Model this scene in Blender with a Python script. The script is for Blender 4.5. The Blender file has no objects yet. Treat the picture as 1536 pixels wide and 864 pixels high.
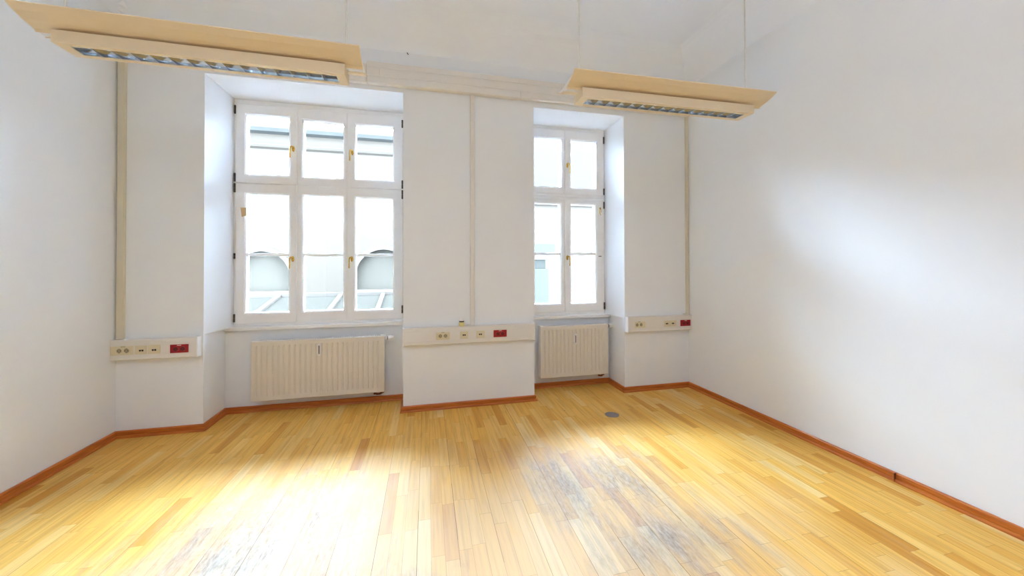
import bpy, bmesh, math, random
from mathutils import Vector, Matrix

random.seed(7)
scene = bpy.context.scene
COL = scene.collection
PI = math.pi

# ------------------------------------------------------------------ camera
D = 3.986                      # front face of the window wall (metres in front of the camera)
N = D + 0.385                  # back of the radiator niches
W = D + 0.400                  # plane of the inner window frames
XL, XR = -2.60, 3.185          # side walls
YB = -2.40                     # rear wall behind the camera
ZC = 3.94                      # ceiling (coved down to ZW at the walls)
ZW = 3.685
cam_data = bpy.data.cameras.new('camera')
cam = bpy.data.objects.new('camera', cam_data)
COL.objects.link(cam)
cam_data.sensor_fit = 'HORIZONTAL'
cam_data.sensor_width = 36.0
cam_data.lens = 561.8 / 1536 * 36.0
cam_data.shift_y = -(432 - 392.03) / 1536
cam_data.clip_start = 0.02
cam_data.clip_end = 200
yaw, pitch, roll = 0.2348, 0.0090, -0.0024
cam.matrix_world = (Matrix.Translation((0, 0, 1.5)) @ Matrix.Rotation(-yaw, 4, 'Z')
                    @ Matrix.Rotation(PI / 2 + pitch, 4, 'X') @ Matrix.Rotation(roll, 4, 'Z'))
scene.camera = cam

# ------------------------------------------------------------------ light and exposure
SKY = 18.5
world = bpy.data.worlds.new('overcast_sky')
scene.world = world
world.use_nodes = True
wn = world.node_tree
wn.nodes.clear()
w_out = wn.nodes.new('ShaderNodeOutputWorld')
w_bg = wn.nodes.new('ShaderNodeBackground')
w_bg.inputs['Color'].default_value = (0.77, 0.965, 1.27, 1)
w_bg.inputs['Strength'].default_value = SKY
wn.links.new(w_bg.outputs[0], w_out.inputs[0])


def portal(name, x0, x1, z0, z1, y):
    l = bpy.data.lights.new(name, 'AREA')
    l.shape = 'RECTANGLE'
    l.size, l.size_y = x1 - x0, z1 - z0
    l.cycles.is_portal = True
    o = bpy.data.objects.new(name, l)
    o.location = ((x0 + x1) / 2, y, (z0 + z1) / 2)
    o.rotation_euler = (-PI / 2, 0, 0)       # -Z of the light looks into the room (-Y)
    COL.objects.link(o)


portal('window_portal', -1.87, -0.19, 0.88, 3.2, W + 0.16)
portal('window_portal', 1.20, 2.26, 0.88, 3.2, W + 0.16)

# added fill light above and behind the camera, not a lamp of the room
rl = bpy.data.lights.new('fill_light', 'AREA')
rl.shape = 'RECTANGLE'
rl.size, rl.size_y = 4.5, 1.8
rl.energy = 4.0
rl.color = (0.94, 1.0, 1.22)
ro_ = bpy.data.objects.new('fill_light', rl)
ro_.location = (0.29, -1.0, 3.7)
ro_.rotation_euler = (0, 0, 0)
COL.objects.link(ro_)
# added upward fill light near the camera, to brighten the ceiling
ul_ = rl.copy()
ul_.size, ul_.size_y = 3.6, 0.3
ul_.energy = 4.5
uo_ = bpy.data.objects.new('fill_light', ul_)
uo_.location = (0.29, 0.1, 2.75)
uo_.rotation_euler = (PI, 0, 0)
COL.objects.link(uo_)

scene.view_settings.view_transform = 'Standard'
scene.view_settings.look = 'None'
scene.view_settings.exposure = 3.1
scene.view_settings.gamma = 1.0
scene.view_settings.use_curve_mapping = False
scene.cycles.max_bounces = 14
scene.cycles.diffuse_bounces = 10
scene.cycles.glossy_bounces = 5
scene.cycles.transparent_max_bounces = 12
scene.cycles.sample_clamp_indirect = 12.0
scene.cycles.use_denoising = True

# ------------------------------------------------------------------ materials


def mat(name, color, rough=0.5, metal=0.0, spec=0.5, bump=0.0, bscale=200.0, vary=0.0, vscale=6.0):
    m = bpy.data.materials.new(name)
    m.use_nodes = True
    nt = m.node_tree
    b = nt.nodes['Principled BSDF']
    b.inputs['Base Color'].default_value = (*color, 1)
    b.inputs['Roughness'].default_value = rough
    b.inputs['Metallic'].default_value = metal
    b.inputs['Specular IOR Level'].default_value = spec
    tc = nt.nodes.new('ShaderNodeTexCoord')
    if vary:
        n = nt.nodes.new('ShaderNodeTexNoise')
        n.inputs['Scale'].default_value = vscale
        n.inputs['Detail'].default_value = 4
        r = nt.nodes.new('ShaderNodeValToRGB')
        r.color_ramp.elements[0].position = 0.3
        r.color_ramp.elements[1].position = 0.7
        r.color_ramp.elements[0].color = (*[c * (1 - vary) for c in color], 1)
        r.color_ramp.elements[1].color = (*[min(1, c * (1 + vary)) for c in color], 1)
        nt.links.new(tc.outputs['Object'], n.inputs['Vector'])
        nt.links.new(n.outputs['Fac'], r.inputs['Fac'])
        nt.links.new(r.outputs['Color'], b.inputs['Base Color'])
    if bump:
        n2 = nt.nodes.new('ShaderNodeTexNoise')
        n2.inputs['Scale'].default_value = bscale
        n2.inputs['Detail'].default_value = 3
        bp = nt.nodes.new('ShaderNodeBump')
        bp.inputs['Strength'].default_value = bump
        bp.inputs['Distance'].default_value = 0.002
        nt.links.new(tc.outputs['Object'], n2.inputs['Vector'])
        nt.links.new(n2.outputs['Fac'], bp.inputs['Height'])
        nt.links.new(bp.outputs['Normal'], b.inputs['Normal'])
    return m


def wood_trim_mat(name):
    m = mat(name, (0.40, 0.10, 0.022), 0.35)
    nt = m.node_tree
    b = nt.nodes['Principled BSDF']
    tc = nt.nodes.new('ShaderNodeTexCoord')
    mp = nt.nodes.new('ShaderNodeMapping')
    mp.inputs['Scale'].default_value = (2.5, 2.5, 60)
    n = nt.nodes.new('ShaderNodeTexNoise')
    n.inputs['Scale'].default_value = 2.0
    n.inputs['Detail'].default_value = 6
    r = nt.nodes.new('ShaderNodeValToRGB')
    r.color_ramp.elements[0].position = 0.3
    r.color_ramp.elements[0].color = (0.38, 0.085, 0.010, 1)
    r.color_ramp.elements[1].position = 0.7
    r.color_ramp.elements[1].color = (0.60, 0.185, 0.026, 1)
    nt.links.new(tc.outputs['Object'], mp.inputs['Vector'])
    nt.links.new(mp.outputs[0], n.inputs['Vector'])
    nt.links.new(n.outputs['Fac'], r.inputs['Fac'])
    nt.links.new(r.outputs['Color'], b.inputs['Base Color'])
    return m


def glass_mat(name):
    m = bpy.data.materials.new(name)
    m.use_nodes = True
    nt = m.node_tree
    nt.nodes.clear()
    out = nt.nodes.new('ShaderNodeOutputMaterial')
    mix = nt.nodes.new('ShaderNodeMixShader')
    tr = nt.nodes.new('ShaderNodeBsdfTransparent')
    tr.inputs['Color'].default_value = (0.95, 0.98, 0.975, 1)
    gl = nt.nodes.new('ShaderNodeBsdfGlossy')
    gl.inputs['Roughness'].default_value = 0.02
    fr = nt.nodes.new('ShaderNodeFresnel')
    fr.inputs['IOR'].default_value = 1.45
    nt.links.new(fr.outputs[0], mix.inputs[0])
    nt.links.new(tr.outputs[0], mix.inputs[1])
    nt.links.new(gl.outputs[0], mix.inputs[2])
    nt.links.new(mix.outputs[0], out.inputs[0])
    return m


def floor_mat():
    m = bpy.data.materials.new('oak_strip_parquet')
    m.use_nodes = True
    nt = m.node_tree
    L = nt.links.new
    b = nt.nodes['Principled BSDF']

    def math_(op, a, c=None, d=None, clamp=False):
        n = nt.nodes.new('ShaderNodeMath')
        n.operation = op
        n.use_clamp = clamp
        for i, v in enumerate((a, c, d)):
            if v is None:
                continue
            if isinstance(v, (int, float)):
                n.inputs[i].default_value = v
            else:
                L(v, n.inputs[i])
        return n.outputs[0]

    def comb(x, y, z=0.0):
        n = nt.nodes.new('ShaderNodeCombineXYZ')
        for i, v in enumerate((x, y, z)):
            if isinstance(v, (int, float)):
                n.inputs[i].default_value = v
            else:
                L(v, n.inputs[i])
        return n.outputs[0]

    def white(vec):
        n = nt.nodes.new('ShaderNodeTexWhiteNoise')
        n.noise_dimensions = '3D'
        L(vec, n.inputs['Vector'])
        return n.outputs['Value']

    def noise(vec, scale, detail=3, rough=0.5):
        n = nt.nodes.new('ShaderNodeTexNoise')
        n.inputs['Scale'].default_value = scale
        n.inputs['Detail'].default_value = detail
        n.inputs['Roughness'].default_value = rough
        L(vec, n.inputs['Vector'])
        return n.outputs['Fac']

    def ramp(fac, stops, interp='LINEAR'):
        n = nt.nodes.new('ShaderNodeValToRGB')
        cr = n.color_ramp
        cr.interpolation = interp
        while len(cr.elements) < len(stops):
            cr.elements.new(0.5)
        for e, (p, c) in zip(cr.elements, stops):
            e.position = p
            e.color = (*c, 1)
        L(fac, n.inputs['Fac'])
        return n.outputs['Color']

    def mix(fac, a, c, blend='MIX'):
        n = nt.nodes.new('ShaderNodeMix')
        n.data_type = 'RGBA'
        n.blend_type = blend
        if isinstance(fac, (int, float)):
            n.inputs['Factor'].default_value = fac
        else:
            L(fac, n.inputs['Factor'])
        for i, v in ((6, a), (7, c)):
            if isinstance(v, tuple):
                n.inputs[i].default_value = (*v, 1)
            else:
                L(v, n.inputs[i])
        return n.outputs[2]

    tc = nt.nodes.new('ShaderNodeTexCoord')
    sp = nt.nodes.new('ShaderNodeSeparateXYZ')
    L(tc.outputs['Object'], sp.inputs[0])
    x0, y0 = sp.outputs[0], sp.outputs[1]
    # the strips run very slightly off the room axis
    x = math_('ADD', math_('SUBTRACT', x0, math_('MULTIPLY', y0, 0.012)), 20.0)
    y = math_('ADD', y0, 20.0)
    xs = math_('DIVIDE', x, 0.0715)
    row = math_('FLOOR', xs)
    rr = white(comb(row, 3.3))
    rr2 = white(comb(row, 9.1))
    ys = math_('ADD', math_('DIVIDE', y, math_('ADD', math_('MULTIPLY', rr2, 0.30), 0.36)), math_('MULTIPLY', rr, 7.0))
    colm = math_('FLOOR', ys)
    v = white(comb(row, colm))
    v2 = white(comb(row, colm, 5.0))
    base = ramp(v, [(0.0, (0.58, 0.270, 0.040)), (0.06, (0.68, 0.350, 0.060)), (0.18, (0.75, 0.420, 0.085)),
                    (0.62, (0.76, 0.445, 0.105)), (0.88, (0.77, 0.480, 0.140)), (1.0, (0.79, 0.56, 0.23))])
    # grain along the strip
    gv = comb(math_('ADD', math_('MULTIPLY', x, 42.0), math_('MULTIPLY', v2, 30.0)), math_('ADD', math_('MULTIPLY', y, 1.7), math_('MULTIPLY', v, 40.0)))
    g = noise(gv, 1.0, 5, 0.62)
    col = mix(0.75, base, ramp(g, [(0.28, (0.66, 0.60, 0.50)), (0.55, (1.0, 1.0, 1.0)), (0.78, (1.12, 1.12, 1.10))]), 'MULTIPLY')
    # slow tone drift over neighbouring strips
    drift = noise(comb(math_('MULTIPLY', x, 2.2), math_('MULTIPLY', y, 0.9)), 1.0, 3)
    col = mix(0.6, col, ramp(drift, [(0.3, (0.86, 0.80, 0.70)), (0.65, (1.05, 1.04, 1.02))]), 'MULTIPLY')
    # walked-on middle bleached paler; stretched so the colour also mutes yellow window light
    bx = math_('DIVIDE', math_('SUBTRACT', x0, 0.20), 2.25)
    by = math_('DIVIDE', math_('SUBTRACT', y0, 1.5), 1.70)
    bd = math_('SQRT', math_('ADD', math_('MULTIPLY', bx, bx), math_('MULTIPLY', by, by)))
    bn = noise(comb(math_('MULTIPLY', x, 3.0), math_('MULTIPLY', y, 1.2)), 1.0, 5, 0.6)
    bleach_glare = math_('MULTIPLY', math_('SUBTRACT', math_('ADD', 1.0, math_('MULTIPLY', math_('SUBTRACT', bn, 0.5), 1.2)), bd), 1.8, clamp=True)
    col = mix(math_('MULTIPLY', bleach_glare, 0.62), col, mix(0.40, (0.58, 0.47, 0.40), col))
    # grey patches: lacquer wear, plus the window glare's grey reflection put into the colour
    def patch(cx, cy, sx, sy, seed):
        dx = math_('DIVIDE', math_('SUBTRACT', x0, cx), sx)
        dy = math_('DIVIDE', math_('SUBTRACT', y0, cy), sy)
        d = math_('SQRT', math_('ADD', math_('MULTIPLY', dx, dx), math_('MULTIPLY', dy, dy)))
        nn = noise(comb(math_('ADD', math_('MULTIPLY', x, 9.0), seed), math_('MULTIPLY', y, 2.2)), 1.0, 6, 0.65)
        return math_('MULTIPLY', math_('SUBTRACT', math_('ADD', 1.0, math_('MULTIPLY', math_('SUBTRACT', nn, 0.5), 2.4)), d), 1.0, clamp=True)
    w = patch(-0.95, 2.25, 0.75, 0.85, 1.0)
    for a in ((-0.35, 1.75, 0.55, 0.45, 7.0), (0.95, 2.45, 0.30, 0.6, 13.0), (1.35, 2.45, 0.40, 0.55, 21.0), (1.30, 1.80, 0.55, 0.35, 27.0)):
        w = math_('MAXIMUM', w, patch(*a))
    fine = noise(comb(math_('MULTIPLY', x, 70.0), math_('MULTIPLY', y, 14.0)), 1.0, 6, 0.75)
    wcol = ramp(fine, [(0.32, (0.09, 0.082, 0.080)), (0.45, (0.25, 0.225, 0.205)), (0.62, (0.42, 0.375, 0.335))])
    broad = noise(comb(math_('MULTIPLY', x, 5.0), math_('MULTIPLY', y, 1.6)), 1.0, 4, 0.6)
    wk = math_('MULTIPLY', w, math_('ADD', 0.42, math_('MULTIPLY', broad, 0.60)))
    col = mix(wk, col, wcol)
    # seams
    fx = math_('FRACT', xs)
    ex = math_('MINIMUM', fx, math_('SUBTRACT', 1.0, fx))
    fy = math_('FRACT', ys)
    ey = math_('MINIMUM', fy, math_('SUBTRACT', 1.0, fy))
    sx = math_('LESS_THAN', ex, 0.012)
    sy = math_('LESS_THAN', ey, 0.0022)
    seam = math_('MULTIPLY', math_('MAXIMUM', sx, sy), 0.34)
    f3 = math_('FRACT', math_('DIVIDE', xs, 3.0))
    e3 = math_('MINIMUM', f3, math_('SUBTRACT', 1.0, f3))
    gap = math_('MULTIPLY', math_('LESS_THAN', e3, 0.007),
                math_('GREATER_THAN', noise(comb(math_('MULTIPLY', row, 1.37), math_('MULTIPLY', y, 0.55)), 1.0, 2), 0.52))
    seam = math_('MAXIMUM', seam, math_('MULTIPLY', gap, 0.75))
    col = mix(seam, col, (0.08, 0.035, 0.012))
    # small nail holes and specks
    vo = nt.nodes.new('ShaderNodeTexVoronoi')
    vo.inputs['Scale'].default_value = 2.6
    L(comb(x, y), vo.inputs['Vector'])
    dot = math_('LESS_THAN', vo.outputs['Distance'], 0.016)
    col = mix(math_('MULTIPLY', dot, 0.8), col, (0.03, 0.02, 0.015))
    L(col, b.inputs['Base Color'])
    rn = noise(comb(math_('MULTIPLY', x, 3.0), math_('MULTIPLY', y, 2.0)), 1.0, 4)
    ro = math_('ADD', math_('ADD', 0.46, math_('MULTIPLY', rn, 0.14)), math_('MULTIPLY', w, 0.05))
    L(ro, b.inputs['Roughness'])
    gloss = ramp(math_('ADD', math_('MULTIPLY', fine, 0.5), math_('MULTIPLY', broad, 0.5)), [(0.36, (0.25, 0.25, 0.25)), (0.58, (1.0, 1.0, 1.0))])
    L(math_('MULTIPLY', 0.175, mix(w, (1.0, 1.0, 1.0), gloss)), b.inputs['Specular IOR Level'])
    bp = nt.nodes.new('ShaderNodeBump')
    bp.inputs['Strength'].default_value = 0.25
    bp.inputs['Distance'].default_value = 0.002
    h = math_('SUBTRACT', math_('MULTIPLY', g, 0.25), math_('MULTIPLY', seam, 0.8))
    h = math_('ADD', h, math_('MULTIPLY', noise(comb(math_('MULTIPLY', x, 14.0), math_('MULTIPLY', y, 5.0)), 1.0, 3), 0.8))
    L(h, bp.inputs['Height'])
    L(bp.outputs['Normal'], b.inputs['Normal'])
    return m


M = dict(
    wall=mat('white_wall_paint', (0.82, 0.85, 0.88), 0.95, bump=0.12, bscale=90, spec=0.03, vary=0.008, vscale=2.5),
    rearwall=mat('darkened_rear_wall', (0.16, 0.17, 0.18), 0.8, vary=0.01, vscale=2),  # unseen wall, coloured dark so less light bounces onto the piers
    ceiling=mat('white_ceiling_paint', (0.85, 0.9, 0.97), 0.95, bump=0.08, bscale=70, spec=0.03),
    floor=floor_mat(),
    trim=wood_trim_mat('reddish_wood_trim'),
    frame=mat('white_window_lacquer', (0.87, 0.875, 0.88), 0.3, vary=0.02, vscale=5),
    sill=mat('white_sill_board', (0.82, 0.82, 0.82), 0.3),
    glass=glass_mat('window_glass'),
    brass=mat('polished_brass', (0.78, 0.52, 0.12), 0.25, metal=1.0, vary=0.1, vscale=30),
    hinge=mat('dark_hinge_metal', (0.085, 0.08, 0.075), 0.4, metal=0.8, vary=0.2, vscale=40),
    plastic=mat('cream_white_plastic', (0.76, 0.735, 0.69), 0.4, spec=0.4, vary=0.012, vscale=4),
    duct=mat('aged_cream_plastic', (0.70, 0.655, 0.54), 0.45, spec=0.4, vary=0.02, vscale=3),
    ivory=mat('ivory_socket_plastic', (0.70, 0.63, 0.44), 0.35, vary=0.015, vscale=20),
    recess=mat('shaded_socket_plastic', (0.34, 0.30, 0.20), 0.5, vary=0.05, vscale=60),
    black=mat('black_plastic', (0.012, 0.010, 0.009), 0.45, vary=0.1, vscale=40),
    red=mat('red_socket_plastic', (0.36, 0.004, 0.010), 0.3, vary=0.03, vscale=30),
    darkred=mat('dark_red_plastic', (0.15, 0.003, 0.006), 0.4, vary=0.05, vscale=40),
    label=mat('pale_label_strip', (0.75, 0.62, 0.55), 0.5, vary=0.04, vscale=80),
    radiator=mat('cream_radiator_enamel', (0.73, 0.68, 0.59), 0.35, vary=0.012, vscale=3),
    white=mat('white_plastic', (0.82, 0.81, 0.80), 0.35, vary=0.01, vscale=30),
    lamp=mat('warm_white_lamp_enamel', (0.78, 0.66, 0.47), 0.5, spec=0.35, vary=0.01, vscale=3),
    mirror=mat('bright_louvre_aluminium', (0.62, 0.66, 0.70), 0.14, metal=1.0, vary=0.04, vscale=12),
    tube=mat('frosted_tube_glass', (0.85, 0.86, 0.86), 0.2, vary=0.01, vscale=10),
    rod=mat('grey_steel_rod', (0.72, 0.72, 0.69), 0.35, metal=0.5, vary=0.05, vscale=20),
    paper=mat('tan_paper', (0.62, 0.44, 0.22), 0.8, vary=0.05, vscale=40),
    disc=mat('dull_grey_disc', (0.20, 0.17, 0.17), 0.6, vary=0.15, vscale=30),
    yellow=mat('pale_yellow_glaze', (0.72, 0.64, 0.28), 0.35, vary=0.06, vscale=60),
    copper=mat('dark_copper_pipe', (0.22, 0.08, 0.04), 0.4, metal=0.6, vary=0.2, vscale=40),
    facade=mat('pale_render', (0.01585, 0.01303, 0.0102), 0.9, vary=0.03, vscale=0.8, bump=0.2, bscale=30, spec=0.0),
    sky_blue=mat('pale_blue_sky_stand_in', (0.01139, 0.01139, 0.009614), 0.9, vary=0.02, vscale=0.6, spec=0.0),
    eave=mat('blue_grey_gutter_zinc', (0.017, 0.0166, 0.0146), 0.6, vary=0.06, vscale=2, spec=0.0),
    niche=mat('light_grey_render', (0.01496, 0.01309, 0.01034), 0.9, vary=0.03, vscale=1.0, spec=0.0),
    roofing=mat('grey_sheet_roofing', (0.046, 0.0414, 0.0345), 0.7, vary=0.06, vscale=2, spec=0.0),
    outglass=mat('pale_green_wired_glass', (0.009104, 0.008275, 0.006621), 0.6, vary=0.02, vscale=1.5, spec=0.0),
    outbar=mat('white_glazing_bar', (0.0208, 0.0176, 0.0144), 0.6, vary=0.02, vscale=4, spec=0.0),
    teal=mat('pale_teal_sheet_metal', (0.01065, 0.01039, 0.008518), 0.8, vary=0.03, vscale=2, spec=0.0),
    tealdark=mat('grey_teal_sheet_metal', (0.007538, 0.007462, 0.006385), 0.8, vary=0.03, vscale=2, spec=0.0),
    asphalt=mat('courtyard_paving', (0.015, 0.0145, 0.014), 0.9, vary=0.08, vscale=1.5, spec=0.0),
)

# ------------------------------------------------------------------ mesh helpers


def add_box(bm, x0, x1, y0, y1, z0, z1):
    v = [bm.verts.new(p) for p in ((x0, y0, z0), (x1, y0, z0), (x1, y1, z0), (x0, y1, z0),
                                   (x0, y0, z1), (x1, y0, z1), (x1, y1, z1), (x0, y1, z1))]
    for f in ((0, 3, 2, 1), (4, 5, 6, 7), (0, 1, 5, 4), (1, 2, 6, 5), (2, 3, 7, 6), (3, 0, 4, 7)):
        bm.faces.new([v[i] for i in f])


def add_prism_z(bm, poly, z0, z1):
    a = [bm.verts.new((p[0], p[1], z0)) for p in poly]
    b = [bm.verts.new((p[0], p[1], z1)) for p in poly]
    n = len(poly)
    for i in range(n):
        bm.faces.new([a[i], a[(i + 1) % n], b[(i + 1) % n], b[i]])
    bm.faces.new(list(reversed(a)))
    bm.faces.new(b)


def add_prism_x(bm, poly, x0, x1):
    """poly in (y, z), extruded along x"""
    a = [bm.verts.new((x0, p[0], p[1])) for p in poly]
    b = [bm.verts.new((x1, p[0], p[1])) for p in poly]
    n = len(poly)
    for i in range(n):
        bm.faces.new([a[i], b[i], b[(i + 1) % n], a[(i + 1) % n]])
    bm.faces.new(a)
    bm.faces.new(list(reversed(b)))


def add_prism_y(bm, poly, y0, y1):
    """poly in (x, z), extruded along y"""
    a = [bm.verts.new((p[0], y0, p[1])) for p in poly]
    b = [bm.verts.new((p[0], y1, p[1])) for p in poly]
    n = len(poly)
    for i in range(n):
        bm.faces.new([a[i], a[(i + 1) % n], b[(i + 1) % n], b[i]])
    bm.faces.new(list(reversed(a)))
    bm.faces.new(b)


def add_tube(bm, pts, r, seg=12, radii=None):
    pts = [Vector(p) for p in pts]
    rings = []
    up = None
    for i, p in enumerate(pts):
        t = (pts[min(i + 1, len(pts) - 1)] - pts[max(i - 1, 0)]).normalized()
        if up is None:
            up = Vector((0, 0, 1)) if abs(t.z) < 0.9 else Vector((1, 0, 0))
        side = t.cross(up).normalized()
        up = side.cross(t).normalized()
        rad = radii[i] if radii else r
        rings.append([bm.verts.new(p + (side * math.cos(a) + up * math.sin(a)) * rad)
                      for a in (2 * PI * k / seg for k in range(seg))])
    for a, b in zip(rings, rings[1:]):
        for k in range(seg):
            bm.faces.new([a[k], a[(k + 1) % seg], b[(k + 1) % seg], b[k]])
    bm.faces.new(list(reversed(rings[0])))
    bm.faces.new(rings[-1])


def add_lathe(bm, prof, c=(0, 0, 0), axis='Z', seg=24):
    """prof: list of (radius, height) along the axis"""
    rings = []
    for r, h in prof:
        ring = []
        for k in range(seg):
            a = 2 * PI * k / seg
            if axis == 'Z':
                p = (c[0] + r * math.cos(a), c[1] + r * math.sin(a), c[2] + h)
            elif axis == 'Y':
                p = (c[0] + r * math.cos(a), c[1] + h, c[2] + r * math.sin(a))
            else:
                p = (c[0] + h, c[1] + r * math.cos(a), c[2] + r * math.sin(a))
            ring.append(bm.verts.new(p))
        rings.append(ring)
    for a, b in zip(rings, rings[1:]):
        for k in range(seg):
            bm.faces.new([a[k], a[(k + 1) % seg], b[(k + 1) % seg], b[k]])
    bm.faces.new(list(reversed(rings[0])))
    bm.faces.new(rings[-1])


def rect_loop(r, y):
    return [(r[0], y, r[2]), (r[1], y, r[2]), (r[1], y, r[3]), (r[0], y, r[3])]


def grow(r, d):
    return (r[0] - d, r[1] + d, r[2] - d, r[3] + d)


def add_rect_frame(bm, outer, inner, yf, depth, cham=0.014):
    """a moulded frame round one opening: front face, sloping glazing bead, reveal"""
    e = 0.004
    loops = [rect_loop(outer, yf + depth), rect_loop(outer, yf + e), rect_loop(grow(outer, -e), yf),
             rect_loop(grow(inner, cham), yf), rect_loop(grow(inner, cham * 0.6), yf + 0.005), rect_loop(inner, yf + cham),
             rect_loop(inner, yf + depth)]
    vs = [[bm.verts.new(p) for p in l] for l in loops]
    vs.append(vs[0])
    for a, b in zip(vs, vs[1:]):
        for k in range(4):
            bm.faces.new([a[k], a[(k + 1) % 4], b[(k + 1) % 4], b[k]])


def obj(name, bm, material, parent=None, loc=None, smooth=False, bevel=0.0, segs=2):
    bmesh.ops.recalc_face_normals(bm, faces=bm.faces[:])
    me = bpy.data.meshes.new(name)
    bm.to_mesh(me)
    bm.free()
    me.materials.append(material)
    if smooth:
        me.shade_smooth()
    o = bpy.data.objects.new(name, me)
    COL.objects.link(o)
    if parent:
        o.parent = parent
    if loc:
        o.location = loc
    if bevel:
        bv = o.modifiers.new('bevel', 'BEVEL')
        bv.width = bevel
        bv.segments = segs
        bv.limit_method = 'ANGLE'
    return o


def thing(name, label, cat, loc=(0, 0, 0), rz=0.0, group=None, kind=None):
    o = bpy.data.objects.new(name, None)
    o.empty_display_size = 0.1
    COL.objects.link(o)
    o.location = loc
    o.rotation_euler = (0, 0, rz)
    tag(o, label, cat, group, kind)
    return o


def tag(o, label, cat, group=None, kind=None):
    o['label'] = label
    o['category'] = cat
    if group:
        o['group'] = group
    if kind:
        o['kind'] = kind
    return o


def struct(name, bm, m, label, cat, **k):
    return tag(obj(name, bm, m, **k), label, cat, kind='structure')


def NB():
    return bmesh.new()


def box(name, dims, m, parent=None, bevel=0.0, **k):
    bm = NB()
    add_box(bm, *dims)
    return obj(name, bm, m, parent, bevel=bevel, **k)


# ------------------------------------------------------------------ room shell
X1, X2, X3, X4 = -1.943, -0.1915, 1.204, 2.316      # edges of the three wall piers
YO = W + 0.16                                        # outer face of the window wall
bm = NB()
add_box(bm, XL - 0.3, XR + 0.3, YB - 0.3, YO, -0.2, 0.0)
struct('floor', bm, M['floor'], 'honey coloured oak strip parquet floor with grey patches of wear and painted reflection', 'floor')
bm = NB()
OFF = [0.0, 0.03, 0.06, 0.10, 0.14, 0.18, 0.23, 0.28, 0.34, 0.40, 0.47]


def lines(a, b):
    return [a + d for d in OFF] + [(a + b) / 2] + [b - d for d in reversed(OFF)]


def ceil_z(d):
    return ZC - (ZC - ZW) * max(0.0, 1 - d / 0.47) ** 2


gx, gy = lines(XL, XR), lines(YB, D)
rows_ = []
for yy in gy:
    rows_.append([bm.verts.new((xx, yy, ceil_z(min(xx - XL, XR - xx, yy - YB, D - yy)))) for xx in gx])
for j in range(len(gy) - 1):
    for i in range(len(gx) - 1):
        bm.faces.new([rows_[j][i], rows_[j + 1][i], rows_[j + 1][i + 1], rows_[j][i + 1]])
add_box(bm, XL - 0.3, XR + 0.3, YB - 0.3, YO, ZC + 0.02, ZC + 0.2)
struct('ceiling', bm, M['ceiling'], 'plain white ceiling the lamps hang from', 'ceiling')
bm = NB()
add_box(bm, XL - 0.3, XL, YB - 0.3, YO, 0, ZC)
struct('wall_left', bm, M['wall'], 'plain white wall on the left side of the room', 'wall')
bm = NB()
add_box(bm, XR, XR + 0.3, YB - 0.3, YO, 0, ZC)
struct('wall_right', bm, M['wall'], 'plain white wall on the right side of the room', 'wall')
bm = NB()
add_box(bm, XL, XR, YB - 0.3, YB, 0, ZC)
struct('wall_rear', bm, M['rearwall'], 'plain rear wall facing the windows, darkened to cut bounced light', 'wall')

bm = NB()
ZS = 0.87
# piers: slightly splayed reveals above the sills, square niches below
add_prism_z(bm, [(XL, D), (X1, D), (X1 - 0.002, N + 0.03), (X1, YO), (XL, YO)], 0, ZS)
add_prism_z(bm, [(XL, D), (X1, D), (-1.875, W + 0.01), (-1.875, YO), (XL, YO)], ZS, ZC)
add_prism_z(bm, [(X2, D), (X3, D), (X3, YO), (X2, YO)], 0, ZC)
add_prism_z(bm, [(X4, D), (XR, D), (XR, YO), (X4 + 0.004, YO)], 0, ZS)
add_prism_z(bm, [(X4, D), (XR, D), (XR, YO), (2.266, YO), (2.266, W + 0.01)], ZS, ZC)
# parapets under the sills
add_box(bm, X1, X2, N, YO, 0, ZS - 0.03)
add_box(bm, X3, X4, N, YO, 0, ZS - 0.03)
# lintels with a slightly falling soffit
add_prism_x(bm, [(D, 3.268), (D, ZC), (YO, ZC), (YO, 3.212), (W + 0.01, 3.212)], X1, X2)
add_prism_x(bm, [(D, 3.255), (D, ZC), (YO, ZC), (YO, 3.215), (W + 0.01, 3.215)], X3, X4)
struct('wall_back', bm, M['wall'], 'white window wall with three piers and two deep recesses', 'wall')

# baseboards: one mitred run, split into left, back and right pieces
PROF = [(0.0, 0.0), (0.030, 0.0), (0.030, 0.008), (0.026, 0.017), (0.0185, 0.020), (0.0165, 0.0175), (0.0165, 0.052), (0.011, 0.060), (0.0, 0.060)]
RUN = [(XL, YB), (XL, D), (X1, D), (X1, N), (X2, N), (X2, D), (X3, D), (X3, N), (X4, N), (X4, D), (XR, D), (XR, YB)]


def run_normals(run):
    seg = []
    for a, b in zip(run, run[1:]):
        d = Vector((b[0] - a[0], b[1] - a[1])).normalized()
        seg.append(Vector((d.y, -d.x)))            # to the right of travel: the room side
    out = []
    for i in range(len(run)):
        if i == 0:
            out.append(seg[0])
        elif i == len(run) - 1:
            out.append(seg[-1])
        else:
            s = seg[i - 1] + seg[i]
            s.normalize()
            out.append(s / s.dot(seg[i]))
    return out


NORM = run_normals(RUN)


def baseboard(i0, i1, cuts=None):
    bm = NB()
    rings = []
    for i in range(i0, i1 + 1):
        rings.append([bm.verts.new((RUN[i][0] + NORM[i].x * d, RUN[i][1] + NORM[i].y * d, z)) for d, z in PROF])
    for a, b in zip(rings, rings[1:]):
        for k in range(len(PROF)):
            kk = (k + 1) % len(PROF)
            bm.faces.new([a[k], b[k], b[kk], a[kk]])
    bm.faces.new(rings[0])
    bm.faces.new(list(reversed(rings[-1])))
    return bm


struct('baseboard_left', baseboard(0, 1), M['trim'], 'orange brown wooden skirting along the left wall', 'baseboard')
struct('baseboard_back', baseboard(1, 10), M['trim'], 'reddish wooden skirting following the piers and niches', 'baseboard')
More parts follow.
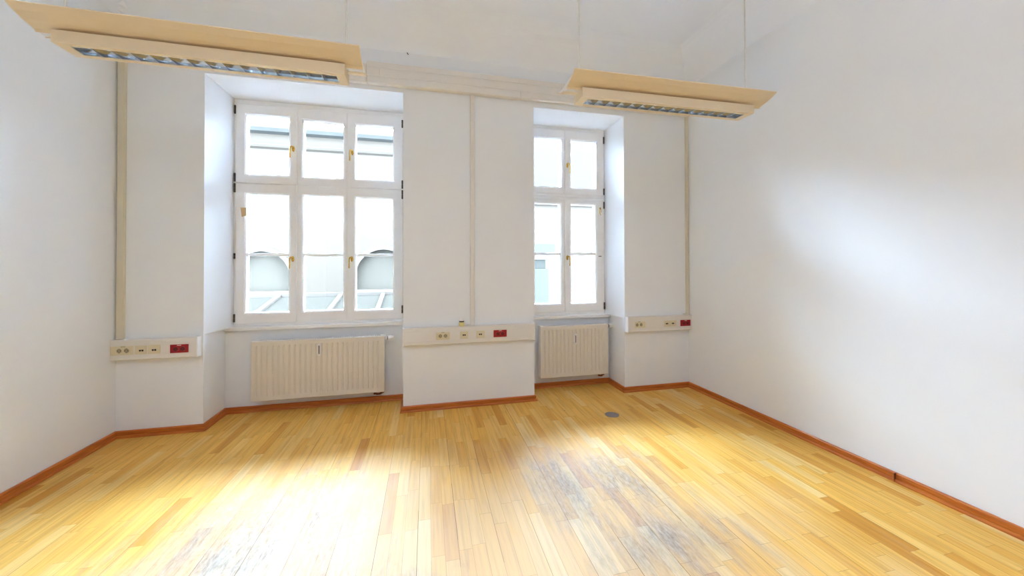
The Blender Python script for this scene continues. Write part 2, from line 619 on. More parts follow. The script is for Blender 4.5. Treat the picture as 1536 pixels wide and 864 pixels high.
# right run in two lengths meeting at a visible joint
bm = baseboard(10, 11)
struct('baseboard_right', bm, M['trim'], 'orange brown wooden skirting along the right wall', 'baseboard')
box('joint', (XR - 0.0325, XR - 0.001, 1.906, 1.9085, 0.001, 0.0612), M['copper'], bpy.data.objects['baseboard_right'])

# ------------------------------------------------------------------ windows


def hinge(parent, x, z0, z1, y):
    bm = NB()
    zm = (z0 + z1) / 2
    add_lathe(bm, [(0.004, z0), (0.009, z0 + 0.004), (0.009, zm - 0.003), (0.006, zm - 0.002), (0.006, zm + 0.002),
                   (0.009, zm + 0.003), (0.009, z1 - 0.004), (0.004, z1)], (x, y, 0), 'Z', 12)
    add_box(bm, x - 0.006, x + 0.006, y, y + 0.014, z0 + 0.006, z1 - 0.006)
    return obj('hinge', bm, M['hinge'], parent)


def handle(parent, x, z, y, lever=-0.022):
    """brass turn handle: oval rosette on the stile, lever hanging down beside it"""
    bm = NB()
    n = 18
    ring = [(x + 0.013 * math.cos(2 * PI * k / n), z + 0.030 * math.sin(2 * PI * k / n)) for k in range(n)]
    add_prism_y(bm, ring, y - 0.007, y)
    add_tube(bm, [(x, y - 0.006, z + 0.012), (x, y - 0.030, z + 0.014)], 0.008, 10)
    add_tube(bm, [(x + 0.004, y - 0.030, z + 0.013), (x - 0.008, y - 0.033, z + 0.020), (x + lever * 0.8, y - 0.034, z + 0.014),
                  (x + lever, y - 0.034, z - 0.005), (x + lever, y - 0.036, z - 0.045), (x + lever - 0.001, y - 0.037, z - 0.100)],
             0.006, 10, radii=[0.007, 0.0075, 0.0075, 0.007, 0.006, 0.0065])
    return obj('handle', bm, M['brass'], parent, smooth=True)


def sash(parent, outer, opening, yf, bar=None, name='sash', depth=0.085):
    bm = NB()
    add_rect_frame(bm, outer, opening, yf, depth)
    if bar:
        add_prism_x(bm, [(yf + 0.010, bar - 0.008), (yf + 0.022, bar - 0.016), (yf + depth, bar - 0.016), (yf + depth, bar + 0.016),
                         (yf + 0.022, bar + 0.016), (yf + 0.010, bar + 0.008)], opening[0], opening[1])
    s = obj(name, bm, M['frame'], parent)
    cells = [(opening[2], bar - 0.016), (bar + 0.016, opening[3])] if bar else [(opening[2], opening[3])]
    for z0, z1 in cells:
        box('pane', (opening[0] - 0.004, opening[1] + 0.004, yf + 0.066, yf + 0.070, z0 - 0.004, z1 + 0.004), M['glass'], s)
    return s


P = 0.016      # the opening sashes stand this proud of the fixed frame
G = 0.004     # shadow gap round a sash

# window 1: three lights wide, the middle one fixed
w1 = thing('window_1', 'tall white three-light casement window in the left recess', 'window', (0, 0, 0), kind='structure')
bm = NB()
fx0, fx1, fz0, fz1 = -1.874, -0.1925, 0.872, 3.211
for b in ((fx0, -1.80, 0.96, 3.10), (-0.28, fx1, 0.96, 3.10), (fx0, fx1, 3.10, fz1), (fx0, fx1, fz0, 0.96),
          (-1.335, -1.284, 0.96, 3.10), (-0.802, -0.75, 0.96, 3.10), (-1.8, -1.335, 2.31, 2.38), (-0.75, -0.28, 2.31, 2.38)):
    add_box(bm, b[0], b[1], W, W + 0.10, b[2], b[3])
obj('frame', bm, M['frame'], w1)
mu = sash(w1, (-1.287, -0.799, 2.345, 3.160), (-1.234, -0.838, 2.441, 3.045), W - 0.003, name='fixed_light')
ml = sash(w1, (-1.287, -0.799, 0.900, 2.345), (-1.234, -0.838, 1.012, 2.243), W - 0.003, bar=1.612, name='fixed_light')
ul = sash(w1, (-1.858, -1.288 - G, 2.345 + G, 3.163), (-1.765, -1.367, 2.443, 3.055), W - P)
ll = sash(w1, (-1.858, -1.288 - G, 0.902, 2.345 - G), (-1.765, -1.367, 1.010, 2.240), W - P, bar=1.612)
ur = sash(w1, (-0.798 + G, -0.212, 2.345 + G, 3.163), (-0.710, -0.320, 2.443, 3.040), W - P)
lr = sash(w1, (-0.798 + G, -0.212, 0.902, 2.345 - G), (-0.710, -0.320, 1.008, 2.238), W - P, bar=1.612)
YH = W - P
handle(ul, -1.323, 2.726, YH)
handle(ur, -0.742, 2.728, YH)
handle(ll, -1.325, 1.566, YH)
handle(lr, -0.746, 1.566, YH)
for s, x, zz in ((ul, -1.862, ((3.05, 3.14), (2.355, 2.445))), (ll, -1.862, ((2.245, 2.34), (1.565, 1.625), (0.92, 1.005))),
                 (ur, -0.219, ((3.04, 3.13), (2.355, 2.45))), (lr, -0.219, ((2.24, 2.34), (0.96, 1.05)))):
    for z0, z1 in zz:
        hinge(s, x, z0, z1, YH - 0.004)

# window 2: two lights wide
w2 = thing('window_2', 'narrower white two-light casement window in the right recess', 'window', (0, 0, 0), kind='structure')
bm = NB()
for b in ((1.206, 1.25, 0.96, 3.10), (2.205, 2.265, 0.96, 3.10), (1.206, 2.265, 3.10, 3.214), (1.206, 2.265, fz0, 0.96), (1.25, 1.700, 2.33, 2.41), (1.740, 2.205, 2.33, 2.41), (1.700, 1.740, 0.96, 3.10)):
    add_box(bm, b[0], b[1], W, W + 0.10, b[2], b[3])
add_prism_x(bm, [(W, 2.300), (W - 0.016, 2.310), (W - 0.018, 2.330), (W - 0.010, 2.345), (W, 2.350)], 1.21, 2.245)
obj('frame', bm, M['frame'], w2)
ul2 = sash(w2, (1.212, 1.721 - G, 2.378, 3.172), (1.334, 1.680, 2.466, 3.055), W - P)
ur2 = sash(w2, (1.721 + G, 2.248, 2.378, 3.172), (1.808, 2.153, 2.466, 3.056), W - P)
ll2 = sash(w2, (1.212, 1.719 - G, 0.912, 2.305), (1.334, 1.668, 1.018, 2.253), W - P, bar=1.635)
lr2 = sash(w2, (1.719 + G, 2.248, 0.912, 2.305), (1.806, 2.140, 1.016, 2.256), W - P, bar=1.635)
handle(ur2, 1.757, 2.735, YH, 0.020)
handle(lr2, 1.752, 1.585, YH, 0.020)
for s, zz in ((ur2, ((3.04, 3.13), (2.385, 2.47))), (lr2, ((2.21, 2.30), (0.93, 1.02)))):
    for z0, z1 in zz:
        hinge(s, 2.252, z0, z1, YH - 0.004)
# brass hook hanging on the right stile
bm = NB()
add_lathe(bm, [(0.011, 0.0), (0.011, 0.004), (0.006, 0.006)], (2.199, YH - 0.006, 2.215), 'Y', 12)
add_tube(bm, [(2.199, YH - 0.004, 2.212), (2.190, YH - 0.014, 2.195), (2.186, YH - 0.016, 2.165), (2.194, YH - 0.014, 2.140), (2.204, YH - 0.012, 2.128)], 0.004, 8)
add_tube(bm, [(2.203, YH - 0.006, 2.210), (2.209, YH - 0.012, 2.185), (2.204, YH - 0.012, 2.16)], 0.0035, 8)
obj('hook', bm, M['brass'], lr2, smooth=True)
box('latch', (2.176, 2.214, YH - 0.006, YH, 1.600, 1.609), M['hinge'], lr2)

# sills


def window_sill(name, x0, x1, label):
    bm = NB()
    y0 = N - 0.045
    add_prism_x(bm, [(y0, 0.838), (y0, 0.868), (y0 + 0.006, 0.874), (W + 0.02, 0.878), (W + 0.02, 0.838)], x0, x1)
    return struct(name, bm, M['sill'], label, 'window sill', bevel=0.002)


window_sill('trim_1', X1 + 0.003, X2 - 0.002, 'white window sill board under the wide left window')
window_sill('trim_2', X3 + 0.002, X4 + 0.003, 'white window sill board under the narrow right window')

# ------------------------------------------------------------------ radiators


def radiator(x0, x1, z0, z1, label, meter_x, cap_z):
    yf = N - 0.135                  # front of the panel
    yb = N - 0.045
    t = thing('radiator', label, 'radiator', ((x0 + x1) / 2, N - 0.09, 0.0), group='panel radiators under the windows')
    ox, oy = (x0 + x1) / 2, N - 0.09
    hw = (x1 - x0) / 2
    # ribbed front panel as a grid
    pitch = 0.0500
    cnt = int(round((2 * hw - 0.05) / pitch))
    xs = [-hw, -hw + 0.004]
    start = -cnt * pitch / 2
    for i in range(cnt):
        c = start + i * pitch
        xs += [c + 0.004, c + 0.010, c + 0.017, c + 0.023]
    xs += [hw - 0.004, hw]
    zs = [z0, z0 + 0.004, z0 + 0.042, z0 + 0.052, z0 + 0.064, z1 - 0.064, z1 - 0.052, z1 - 0.042, z1 - 0.004, z1]
    bm = NB()
    grid = []
    for j, z in enumerate(zs):
        rowv = []
        for i, x in enumerate(xs):
            d = 0.0
            if 2 <= i < len(xs) - 2 and (i - 2) % 4 in (1, 2):
                d = 0.007 if 4 <= j <= 5 else (0.004 if j in (3, 6) else 0.0)
            if i in (0, len(xs) - 1) or j in (0, len(zs) - 1):
                d = 0.004
            rowv.append(bm.verts.new((x, yf - oy + d, z)))
        grid.append(rowv)
    for j in range(len(zs) - 1):
        for i in range(len(xs) - 1):
            bm.faces.new([grid[j][i], grid[j][i + 1], grid[j + 1][i + 1], grid[j + 1][i]])
    edge = [v for v in bm.edges if v.is_boundary]
    r = bmesh.ops.extrude_edge_only(bm, edges=edge)
    for v in [g for g in r['geom'] if isinstance(g, bmesh.types.BMVert)]:
        v.co.y = yf - oy + 0.020
    obj('front_panel', bm, M['radiator'], t)
    # rear panel, side covers, top grille
    box('back_panel', (-hw + 0.01, hw - 0.01, yb - oy - 0.016, yb - oy, z0 + 0.01, z1 - 0.01), M['radiator'], t, bevel=0.003)
    for s in (-1, 1):
        xa, xb = sorted((s * hw, s * (hw - 0.006)))
        bm = NB()
        add_box(bm, xa, xb, yf - oy + 0.016, yb - oy, z0 + 0.005, z1 + 0.004)
        add_box(bm, min(s * hw, s * (hw - 0.045)), max(s * hw, s * (hw - 0.045)), yf - oy + 0.010, yb - oy, z1 - 0.004, z1 + 0.006)
        obj('side_cover', bm, M['white'], t, bevel=0.002)
    bm = NB()
    add_box(bm, -hw + 0.02, hw - 0.02, yf - oy + 0.016, yf - oy + 0.022, z1 - 0.012, z1 + 0.003)
    add_box(bm, -hw + 0.02, hw - 0.02, yb - oy - 0.006, yb - oy, z1 - 0.012, z1 + 0.003)
    k = -hw + 0.03
    while k < hw - 0.03:
        add_box(bm, k, k + 0.004, yf - oy + 0.018, yb - oy - 0.002, z1 - 0.010, z1 + 0.001)
        k += 0.022
    obj('top_grille', bm, M['white'], t)
    # thermostat valve at the upper right
    zc = z1 - 0.028
    bm = NB()
    add_lathe(bm, [(0.012, -0.012), (0.012, 0.012), (0.015, 0.013), (0.015, 0.022), (0.011, 0.023), (0.011, 0.030)], (hw, 0.0, zc), 'X', 16)
    v = obj('valve', bm, M['white'], t, smooth=False)
    bm = NB()
    add_lathe(bm, [(0.0185, 0.026), (0.0185, 0.033), (0.014, 0.0335)], (hw, 0.0, zc), 'X', 20)
    obj('collar', bm, M['hinge'], v)
    bm = NB()
    add_lathe(bm, [(0.019, 0.033), (0.0255, 0.037), (0.0265, 0.060), (0.025, 0.086), (0.019, 0.092), (0.004, 0.093)], (hw, 0.0, zc), 'X', 24)
    obj('knob', bm, M['white'], v, smooth=True)
    # heat meter clipped to the front
    mx = meter_x - ox
    bm = NB()
    add_box(bm, mx - 0.017, mx + 0.017, yf - oy - 0.022, yf - oy + 0.008, cap_z - 0.062, cap_z + 0.062)
    mt = obj('heat_meter', bm, M['white'], t, bevel=0.005)
    box('meter_window', (mx - 0.0045, mx + 0.0045, yf - oy - 0.0228, yf - oy - 0.0212, cap_z - 0.044, cap_z + 0.044), M['hinge'], mt)
    # return pipe and lockshield below the right end, down to the floor
    bm = NB()
    add_tube(bm, [(hw - 0.10, 0.0, z0 + 0.012), (hw - 0.10, 0.0, z0 - 0.022), (hw - 0.085, 0.005, z0 - 0.032), (hw - 0.05, 0.02, z0 - 0.036),
                  (hw - 0.02, N - oy - 0.004, z0 - 0.038)], 0.010, 10)
    add_lathe(bm, [(0.016, -0.03), (0.016, 0.012)], (hw - 0.10, 0.0, z0), 'Z', 12)
    add_tube(bm, [(hw - 0.04, 0.0, z0 + 0.012), (hw - 0.04, 0.0, z0 - 0.02), (hw - 0.03, N - oy - 0.004, z0 - 0.024)], 0.010, 10)
    obj('pipe', bm, M['copper'], t)
    # wall brackets
    for s in (-1, 1):
        box('bracket', (s * hw * 0.7 - 0.015, s * hw * 0.7 + 0.015, yb - oy - 0.002, N - oy + 0.001, z0 + 0.08, z1 - 0.06), M['white'], t)
    return t


radiator(-1.660, -0.396, 0.140, 0.736, 'wide white ribbed panel radiator under the three-light left window', -1.034, 0.630)
radiator(1.357, 2.231, 0.150, 0.763, 'narrow white ribbed panel radiator under the two-light right window', 1.796, 0.602)

# ------------------------------------------------------------------ socket trunking on the piers
YF = D - 0.062


def socket_round(parent, x, z, y, m_ring, m_in, r=0.0195, pins=True):
    """round socket well: raised rim, sunk floor, two pin holes and earth clips"""
    bm = NB()
    add_lathe(bm, [(r + 0.004, 0.0), (r + 0.004, -0.0035), (r + 0.0015, -0.0045), (r, -0.0035), (r - 0.001, -0.0006)], (x, y, z), 'Y', 24)
    s = obj('socket', bm, m_ring, parent)
    bm = NB()
    add_lathe(bm, [(r - 0.0008, -0.0009), (r - 0.0008, -0.0014)], (x, y, z), 'Y', 24)
    w = obj('socket_well', bm, m_in, s)
    if pins:
        bm = NB()
        for dx in (-0.0095, 0.0095):
            add_lathe(bm, [(0.0032, -0.0013), (0.0032, -0.0019)], (x + dx, y, z), 'Y', 10)
        for dz in (-1, 1):
            add_box(bm, x - 0.003, x + 0.003, y - 0.003, y - 0.001, z + dz * (r - 0.001) - 0.003, z + dz * (r - 0.001) + 0.003)
        obj('pin_hole', bm, M['black'], s)
    return s


def power_strip(x0, x1, z0, z1, label, sockets, plate, data, red, cap_sides):
    t = thing('socket_trunking', label, 'cable trunking', ((x0 + x1) / 2, D, (z0 + z1) / 2), group='socket trunking on the window wall')
    ox, oz = (x0 + x1) / 2, (z0 + z1) / 2
    hx, hz = (x1 - x0) / 2, (z1 - z0) / 2
    y0 = YF - D
    bm = NB()
    g = 0.0025
    # profile (y, z): front face with two shallow grooves where the cover clips in
    pr = [(0.0, -hz), (y0 + 0.006, -hz), (y0, -hz + 0.006), (y0, -hz + 0.034), (y0 + g, -hz + 0.035), (y0 + g, -hz + 0.037), (y0, -hz + 0.038),
          (y0, hz - 0.038), (y0 + g, hz - 0.037), (y0 + g, hz - 0.035), (y0, hz - 0.034), (y0, hz - 0.006), (y0 + 0.006, hz), (0.0, hz)]
    add_prism_x(bm, pr, -hx, hx)
    obj('channel', bm, M['plastic'], t)
    for s in cap_sides:
        xa = -hx - 0.004 if s < 0 else hx - 0.006
        box('end_cap', (xa, xa + 0.010, y0 - 0.003, -0.001, -hz - 0.003, hz + 0.003), M['white'], t, bevel=0.003)
    px0, px1, pz0, pz1 = plate
    bm = NB()
    add_box(bm, px0 - ox, px1 - ox, y0 - 0.004, y0 + 0.001, pz0 - oz, pz1 - oz)
    sp = obj('socket_plate', bm, M['ivory'], t, bevel=0.002)
    for sx, sz in sockets:
        socket_round(sp, sx - ox, sz - oz, y0 - 0.004, M['ivory'], M['recess'])
    mx = (sockets[0][0] + sockets[1][0]) / 2 - ox
    zt = sockets[0][1] + 0.034 - oz
    box('label_strip', (mx - 0.017, mx + 0.017, y0 - 0.0047, y0 - 0.0035, zt - 0.003, zt + 0.003), M['recess'], sp)
    for a, b, c0, c1, jx, jz in data:
        bm = NB()
        add_box(bm, a - ox, b - ox, y0 - 0.005, y0 + 0.001, c0 - oz, c1 - oz)
        dp = obj('data_outlet', bm, M['ivory'], t, bevel=0.002)
        bm = NB()
        add_box(bm, jx - 0.022 - ox, jx + 0.022 - ox, y0 - 0.0062, y0 - 0.0045, jz - 0.013 - oz, jz + 0.015 - oz)
        obj('outlet_insert', bm, M['ivory'], dp, bevel=0.001)
        for q in (-1, 1):
            cx = jx + q * 0.0088 - ox
            bm = NB()
            add_box(bm, cx - 0.0072, cx + 0.0072, y0 - 0.0075, y0 - 0.0058, jz - 0.007 - oz, jz + 0.006 - oz)
            add_box(bm, cx - 0.003, cx + 0.003, y0 - 0.0075, y0 - 0.0058, jz - 0.010 - oz, jz - 0.006 - oz)
            obj('data_port', bm, M['black'], dp)
    rx0, rx1, rz0, rz1 = red
    rp = box('red_socket_plate', (rx0 - ox, rx1 - ox, y0 - 0.006, y0 + 0.001, rz0 - oz, rz1 - oz), M['red'], t, bevel=0.003)
    rcx, rcz = (rx0 + rx1) / 2 - ox, (rz0 + rz1) / 2 - oz
    for q in (-1, 1):
        socket_round(rp, rcx + q * 0.026, rcz - 0.003, y0 - 0.006, M['red'], M['darkred'])
    box('label_strip', (rcx - 0.016, rcx + 0.016, y0 - 0.0067, y0 - 0.0055, rz1 - oz - 0.011, rz1 - oz - 0.005), M['label'], rp)
    return t


power_strip(XL + 0.001, -1.962, 0.682, 0.857, 'white socket trunking on the left pier beside the left wall',
            [(-2.533, 0.767), (-2.481, 0.767)], (-2.598, -2.434, 0.730, 0.806),
            [(-2.420, -2.338, 0.730, 0.806, -2.374, 0.764), (-2.330, -2.238, 0.730, 0.806, -2.281, 0.764)],
            (-2.165, -2.026, 0.727, 0.801), (1,))
power_strip(-0.190, 1.192, 0.682, 0.857, 'long white socket trunking across the middle pier between the radiators',
            [(0.179, 0.769), (0.231, 0.769)], (0.138, 0.276, 0.730, 0.806),
            [(0.382, 0.464, 0.730, 0.806, 0.423, 0.770), (0.552, 0.640, 0.730, 0.806, 0.594, 0.770)],
            (0.735, 0.878, 0.730, 0.805), (-1, 1))
power_strip(2.326, XR - 0.001, 0.708, 0.885, 'white socket trunking on the right pier beside the right wall',
            [(2.438, 0.794), (2.490, 0.795)], (2.410, 2.548, 0.757, 0.829),
            [(2.798, 2.880, 0.757, 0.829, 2.834, 0.795), (2.882, 2.966, 0.757, 0.829, 2.916, 0.795)],
            (3.022, 3.162, 0.755, 0.829), (-1,))

# ------------------------------------------------------------------ vertical cable ducts


def wall_duct(x0, x1, z0, z1, label, flange, m='duct'):
    t = thing('cable_duct', label, 'cable duct', ((x0 + x1) / 2, D, z0), group='vertical cable ducts')
    hx, h = (x1 - x0) / 2, z1 - z0
    bm = NB()
    add_box(bm, -hx, hx, -0.020, 0.0, 0.0, h)
    obj('channel', bm, M[m], t, bevel=0.002)
    bm = NB()
    add_box(bm, -hx + 0.004, hx - 0.004, -0.026, -0.018, 0.001, h - 0.001)
    obj('cover', bm, M[m], t, bevel=0.003)
    if flange:
        # flat connector foot where the duct meets the trunking
        box('foot', (-hx - 0.036, -hx + 0.002, -0.014, 0.0, 0.0, 0.014), M[m], t, bevel=0.002)
    return t


wall_duct(-2.588, -2.530, 0.858, 3.312, 'vertical cream cable duct in the left corner of the window wall', False)
wall_duct(0.494, 0.540, 0.858, 3.312, 'vertical white cable duct up the middle pier between the windows', True, 'plastic')
wall_duct(3.146, 3.184, 0.886, 3.312, 'vertical cream cable duct in the right corner of the window wall', True)

# ------------------------------------------------------------------ ceiling-level trunking across the window wall
t = thing('cable_trunking', 'wide white cable trunking running across the top of the window wall', 'cable trunking', (0, D, 3.30))


def band(name, x0, x1, z0, z1, y, r=0.004):
    bm = NB()
    add_box(bm, x0, x1, -y, -0.001, z0 - 3.30, z1 - 3.30)
    return obj(name, bm, M['plastic'], t, bevel=r)


bm = NB()
add_box(bm, -0.535, XR - 0.001, -0.064, -0.001, 0.014, 0.222)
obj('channel', bm, M['plastic'], t)
bm = NB()
add_box(bm, XL + 0.001, -0.539, -0.060, -0.001, 0.014, 0.196)
obj('channel', bm, M['plastic'], t)
band('rim', -0.534, 1.029, 3.468, 3.524, 0.070)
band('rim', 1.031, XR - 0.001, 3.468, 3.524, 0.070)
band('rim', XL + 0.001, -0.540, 3.466, 3.498, 0.066)
for a, b in ((XL + 0.001, -0.540), (-0.534, -0.411), (-0.409, 1.75), (1.752, XR - 0.001)):
    band('cover', a, b, 3.386, 3.465, 0.068)
band('rim', XL + 0.001, -0.540, 3.310, 3.383, 0.066, 0.012)
band('rim', -0.534, 1.029, 3.310, 3.383, 0.070, 0.014)
band('rim', 1.031, XR - 0.001, 3.310, 3.383, 0.070, 0.014)

# ------------------------------------------------------------------ pendant lamps


def pendant(cx, cy, rz, label):
    zb = 2.80
    t = thing('pendant_lamp', label, 'lamp', (cx, cy, zb), rz, group='office pendant lamps')
    HL, WL = 0.79, 0.90        # half length of housing and wings
    hb = 0.085
    # housing: two side walls, bottom flanges round the opening, ends and top
    bm = NB()
    for s in (-1, 1):
        add_prism_x(bm, [(s * hb, 0.0), (s * 0.050, 0.0), (s * 0.050, 0.004), (s * (hb - 0.006), 0.006), (s * (hb - 0.004), 0.066), (s * hb, 0.066)], -HL + 0.004, HL - 0.004)
        xa, xb = sorted((s * (HL - 0.004), s * (HL - 0.06)))
        add_box(bm, xa, xb, -0.050, 0.050, 0.0, 0.006)
        xa, xb = sorted((s * HL, s * (HL - 0.004)))
        add_box(bm, xa, xb, -hb, hb, 0.0, 0.066)
    add_box(bm, -HL, HL, -hb, hb, 0.066, 0.072)
    obj('housing', bm, M['lamp'], t)
    # wings sloping up and out
    for s in (-1, 1):
        bm = NB()
        add_prism_x(bm, [(s * 0.030, 0.072), (s * 0.045, 0.084), (s * 0.110, 0.100), (s * 0.165, 0.119), (s * 0.203, 0.139), (s * 0.206, 0.140), (s * 0.206, 0.146), (s * 0.200, 0.144), (s * 0.162, 0.124), (s * 0.108, 0.105), (s * 0.040, 0.089), (s * 0.026, 0.076)], -WL, WL)
        obj('wing', bm, M['lamp'], t)
    # end plate of the trough between the wings
    for s in (-1, 1):
        bm = NB()
        xa, xb = sorted((s * (WL - 0.004), s * (WL - 0.008)))
        add_prism_x(bm, [(-0.030, 0.078), (0.030, 0.078), (0.045, 0.090), (0.160, 0.123), (-0.160, 0.123), (-0.045, 0.090)], xa, xb)
        obj('end_plate', bm, M['white'], t)
    # louvre: two curved side mirrors and cross blades
    bm = NB()
    LL = HL - 0.06
    for s in (-1, 1):
        pr = [(s * 0.050, 0.002), (s * 0.046, 0.020), (s * 0.038, 0.038), (s * 0.026, 0.052), (s * 0.028, 0.054), (s * 0.041, 0.040), (s * 0.049, 0.022), (s * 0.052, 0.003)]
        add_prism_x(bm, pr, -LL, LL)
        xa, xb = sorted((s * LL, s * (LL + 0.001)))
        add_box(bm, xa, xb, -0.05, 0.05, 0.0015, 0.05)
    n = 15
    for k in range(1, n):
        x = -LL + 2 * LL * k / n
        add_prism_y(bm, [(x - 0.0012, 0.002), (x + 0.0012, 0.002), (x + 0.007, 0.036), (x - 0.007, 0.036)], -0.046, 0.046)
    obj('louvre', bm, M['mirror'], t)
    bm = NB()
    add_lathe(bm, [(0.006, -0.752), (0.013, -0.750), (0.013, 0.750), (0.006, 0.752)], (0, 0, 0.050), 'X', 16)
    obj('fluorescent_tube', bm, M['tube'], t, smooth=False)
    for s in (-1, 1):
        bm = NB()
        add_tube(bm, [(s * 0.785, 0, 0.070), (s * 0.785, 0, ZC - zb + 0.001)], 0.0065, 10)
        add_lathe(bm, [(0.014, 0.068), (0.014, 0.095), (0.007, 0.105)], (s * 0.785, 0, 0), 'Z', 12)
        add_lathe(bm, [(0.007, ZC - zb - 0.04), (0.028, ZC - zb - 0.02), (0.028, ZC - zb)], (s * 0.785, 0, 0), 'Z', 16)
        obj('suspension_rod', bm, M['rod'], t)
    return t


pendant(-1.305, 2.812, 0.010, 'white winged pendant lamp hanging in front of the wide left window')
pendant(1.995, 2.745, -0.018, 'white winged pendant lamp hanging in front of the narrow right window')

# ------------------------------------------------------------------ small things
# trinket on the middle trunking
t = thing('trinket', 'small pale yellow trinket with white cap standing on the middle trunking', 'trinket', (0.401, D - 0.030, 0.857))
bm = NB()
add_lathe(bm, [(0.026, 0.0), (0.030, 0.004), (0.031, 0.018), (0.029, 0.034), (0.025, 0.043)], (0, 0, 0), 'Z', 24)
obj('body', bm, M['yellow'], t, smooth=True)
bm = NB()
add_lathe(bm, [(0.024, 0.042), (0.0265, 0.044), (0.0265, 0.052), (0.022, 0.055)], (0, 0, 0), 'Z', 24)
obj('band', bm, M['black'], t)
bm = NB()
add_lathe(bm, [(0.022, 0.054), (0.023, 0.060), (0.022, 0.072), (0.017, 0.079), (0.009, 0.082), (0.009, 0.086), (0.004, 0.089)], (0, 0, 0), 'Z', 24)
obj('cap', bm, M['white'], t, smooth=True)

# paper scrap stuck on the left sash
bm = NB()
add_prism_y(bm, [(-1.812, 2.093), (-1.761, 2.093), (-1.757, 2.012), (-1.800, 1.996)], W - P - 0.0015, W - P)
tag(obj('paper_scrap', bm, M['paper'], None), 'small tan paper scrap stuck on the lower left window sash', 'paper')

# grey disc in the floor
bm = NB()
add_lathe(bm, [(0.070, 0.0), (0.070, 0.001), (0.066, 0.002), (0.012, 0.002)], (1.842, 3.42, 0.0), 'Z', 32)
tag(obj('floor_disc', bm, M['disc']), 'dull grey round disc set flush in the parquet near the right radiator', 'floor cover')

# hook in the angle of ceiling and window wall
bm = NB()
add_tube(bm, [(-0.151, D + 0.004, 3.680), (-0.151, D - 0.018, 3.678), (-0.149, D - 0.026, 3.670), (-0.143, D - 0.024, 3.660), (-0.139, D - 0.018, 3.662)], 0.004, 8)
tag(obj('ceiling_hook', bm, M['hinge']), 'tiny dark hook where ceiling meets the window wall', 'hook')

# ------------------------------------------------------------------ the courtyard outside
bm = NB()
add_box(bm, -30, 30, YO + 0.4, 40, -4.2, -4.0)
struct('courtyard_ground', bm, M['asphalt'], 'courtyard paving below the windows', 'ground')

FY = 13.0
t = thing('building', 'pale rendered building with grey eaves across the courtyard, through left window', 'building', (0, FY, -4.0))
def outb(name, x0, x1, y0, y1, z0, z1, m, bevel=0.0):
    return box(name, (x0, x1, y0 - FY, y1 - FY, z0 + 4.0, z1 + 4.0), m, t, bevel=bevel)
# facade with arched openings cut as stepped outlines
def arch_pts(cx, r, spring, n=20):
    return [(cx + r * math.cos(PI - PI * k / n), spring + r * math.sin(PI - PI * k / n)) for k in range(n + 1)]
ARCH = [(-8.35, 0.80), (-4.80, 0.78), (-1.24, 0.86)]
bm = NB()
xl = -16.0
SPR = 1.15
for cx, r in ARCH:
    add_box(bm, xl, cx - r, 0, 0.5, 0, 2.6 + 4.0)
    pts = arch_pts(cx, r, SPR)
    add_prism_y(bm, [(p[0], p[1] + 4.0) for p in pts] + [(cx + r, 6.6), (cx - r, 6.6)], 0, 0.5)
    add_box(bm, cx - r, cx + r, 0, 0.5, 0, 4.70)
    xl = cx + r
add_box(bm, xl, 2.3, 0, 0.5, 0, 6.6)
add_box(bm, -16, 2.3, 0, 0.5, 6.6, 9.62)
obj('wall', bm, M['facade'], t)
for cx, r in ARCH:
    bm = NB()
    add_box(bm, cx - r - 0.05, cx + r + 0.05, 0.22, 0.30, 4.6, 6.2)
    obj('window_recess', bm, M['niche'], t)
    bm = NB()
    a = arch_pts(cx, r + 0.13, SPR)
    b = arch_pts(cx, r, SPR)
    for k in range(len(a) - 1):
        add_prism_y(bm, [(a[k][0], a[k][1] + 4), (a[k + 1][0], a[k + 1][1] + 4), (b[k + 1][0], b[k + 1][1] + 4), (b[k][0], b[k][1] + 4)], -0.05, 0.02)
    obj('arch_moulding', bm, M['outbar'], t)
    outb('window_ledge', cx - r - 0.2, cx + r + 0.2, FY - 0.12, FY + 0.02, 0.52, 0.70, M['outbar'], 0.02)
bm = NB()
add_prism_x(bm, [(0, 9.10), (-0.10, 9.14), (-0.14, 9.20), (-0.14, 9.23), (0, 9.25)], -16, 2.3)
obj('string_course', bm, M['facade'], t)
bm = NB()
add_prism_x(bm, [(0.1, 9.56), (-0.25, 9.58), (-0.36, 9.66), (-0.40, 9.82), (-0.34, 9.84), (0.1, 9.84)], -16, 2.3)
obj('gutter', bm, M['eave'], t)
bm = NB()
add_prism_x(bm, [(-0.34, 9.84), (5.0, 11.6), (5.0, 11.4), (0.1, 9.7)], -16, 2.3)
obj('roof', bm, M['roofing'], t)

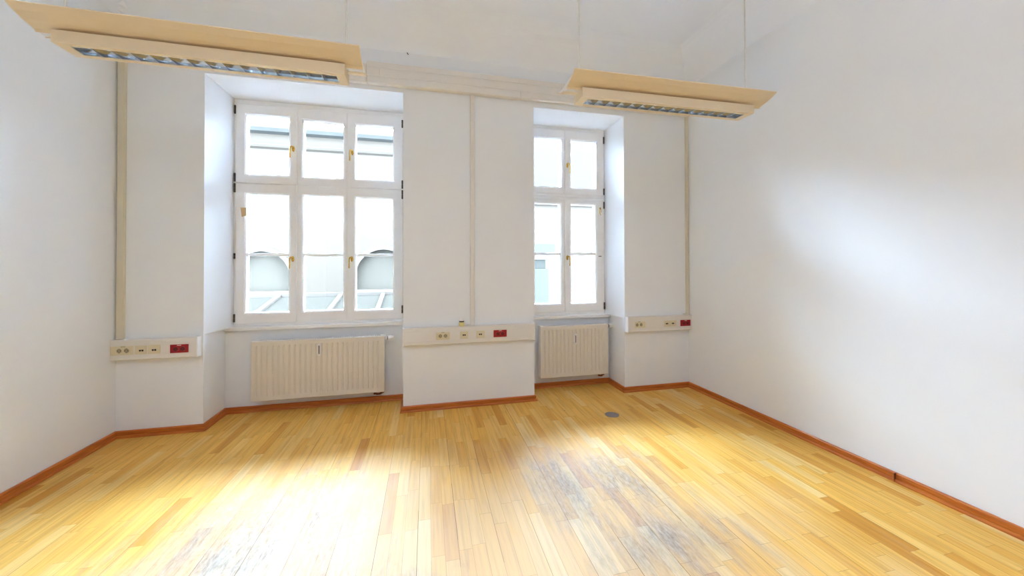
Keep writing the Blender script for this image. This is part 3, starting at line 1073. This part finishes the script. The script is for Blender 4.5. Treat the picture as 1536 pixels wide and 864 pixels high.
t = thing('building', 'plain pale building across the courtyard with an added pale blue sky panel, seen through right window', 'building', (0, FY, -4.0))
outb('wall', 2.3, 16, FY - 0.02, FY + 0.5, -4, 3.72, M['facade'])
outb('sky_panel', 2.3, 16, FY + 0.02, FY + 0.5, 3.72, 6.25, M['sky_blue'])  # added panel standing in for the pale blue sky above the wall
outb('ledge', 2.3, 16, FY - 0.14, FY, 3.66, 3.74, M['outbar'], 0.02)

# glazed lean-to roof below the left window
t = thing('glass_roof', 'pale green glass roof with white glazing bars below the left window', 'glass roof', (0, 8.0, 0.0))
bm = NB()
SL = 0.20
def roof_z(y):
    return 0.90 - SL * (8.0 - y)
add_prism_x(bm, [(-2.2, roof_z(5.8)), (0.0, roof_z(8.0)), (0.0, roof_z(8.0) - 0.03), (-2.2, roof_z(5.8) - 0.03)], -6.0, 1.2)
obj('glazing', bm, M['outglass'], t)
for x in (-4.9, -3.85, -2.65, -1.56, -0.77, 0.1, 1.0):
    bm = NB()
    add_prism_x(bm, [(-2.22, roof_z(5.78) - 0.02), (-2.22, roof_z(5.78) + 0.045), (0.0, roof_z(8.0) + 0.045), (0.0, roof_z(8.0) - 0.02)], x - 0.035, x + 0.035)
    obj('glazing_bar', bm, M['outbar'], t)
bm = NB()
add_box(bm, -6.0, 1.2, -0.04, 0.08, roof_z(8.0) - 0.06, roof_z(8.0) + 0.06)
obj('ridge', bm, M['outbar'], t)
bm = NB()
add_box(bm, -6.0, 1.2, -0.03, 0.30, -4.0, roof_z(8.0) - 0.06)
obj('rear_wall', bm, M['facade'], t)

# stepped ventilation shaft seen at the left of the right window
k = 10.0 / 13.0
t = thing('ventilation_shaft', 'pale teal stepped ventilation shaft outside the right window', 'ventilation shaft', (2.9, 10.2, -4.0))
def sh(name, x0, x1, z0, z1, m, y=0.25):
    return box(name, (x0 - 2.9, x1 - 2.9, -y, y, z0 + 4.0, z1 + 4.0), m, t, bevel=0.01)
def zz(z):
    return 1.5 + (z - 1.5) * k
sh('shaft', 2.30, 4.46 * k, -4.0, zz(1.36), M['teal'])
sh('neck', 2.38, 4.36 * k, zz(1.36), zz(1.68), M['tealdark'], 0.22)
sh('collar', 2.30, 4.55 * k, zz(1.68), zz(1.90), M['outbar'], 0.27)
sh('cap', 2.22, 4.70 * k, zz(1.90), zz(2.26), M['teal'], 0.30)
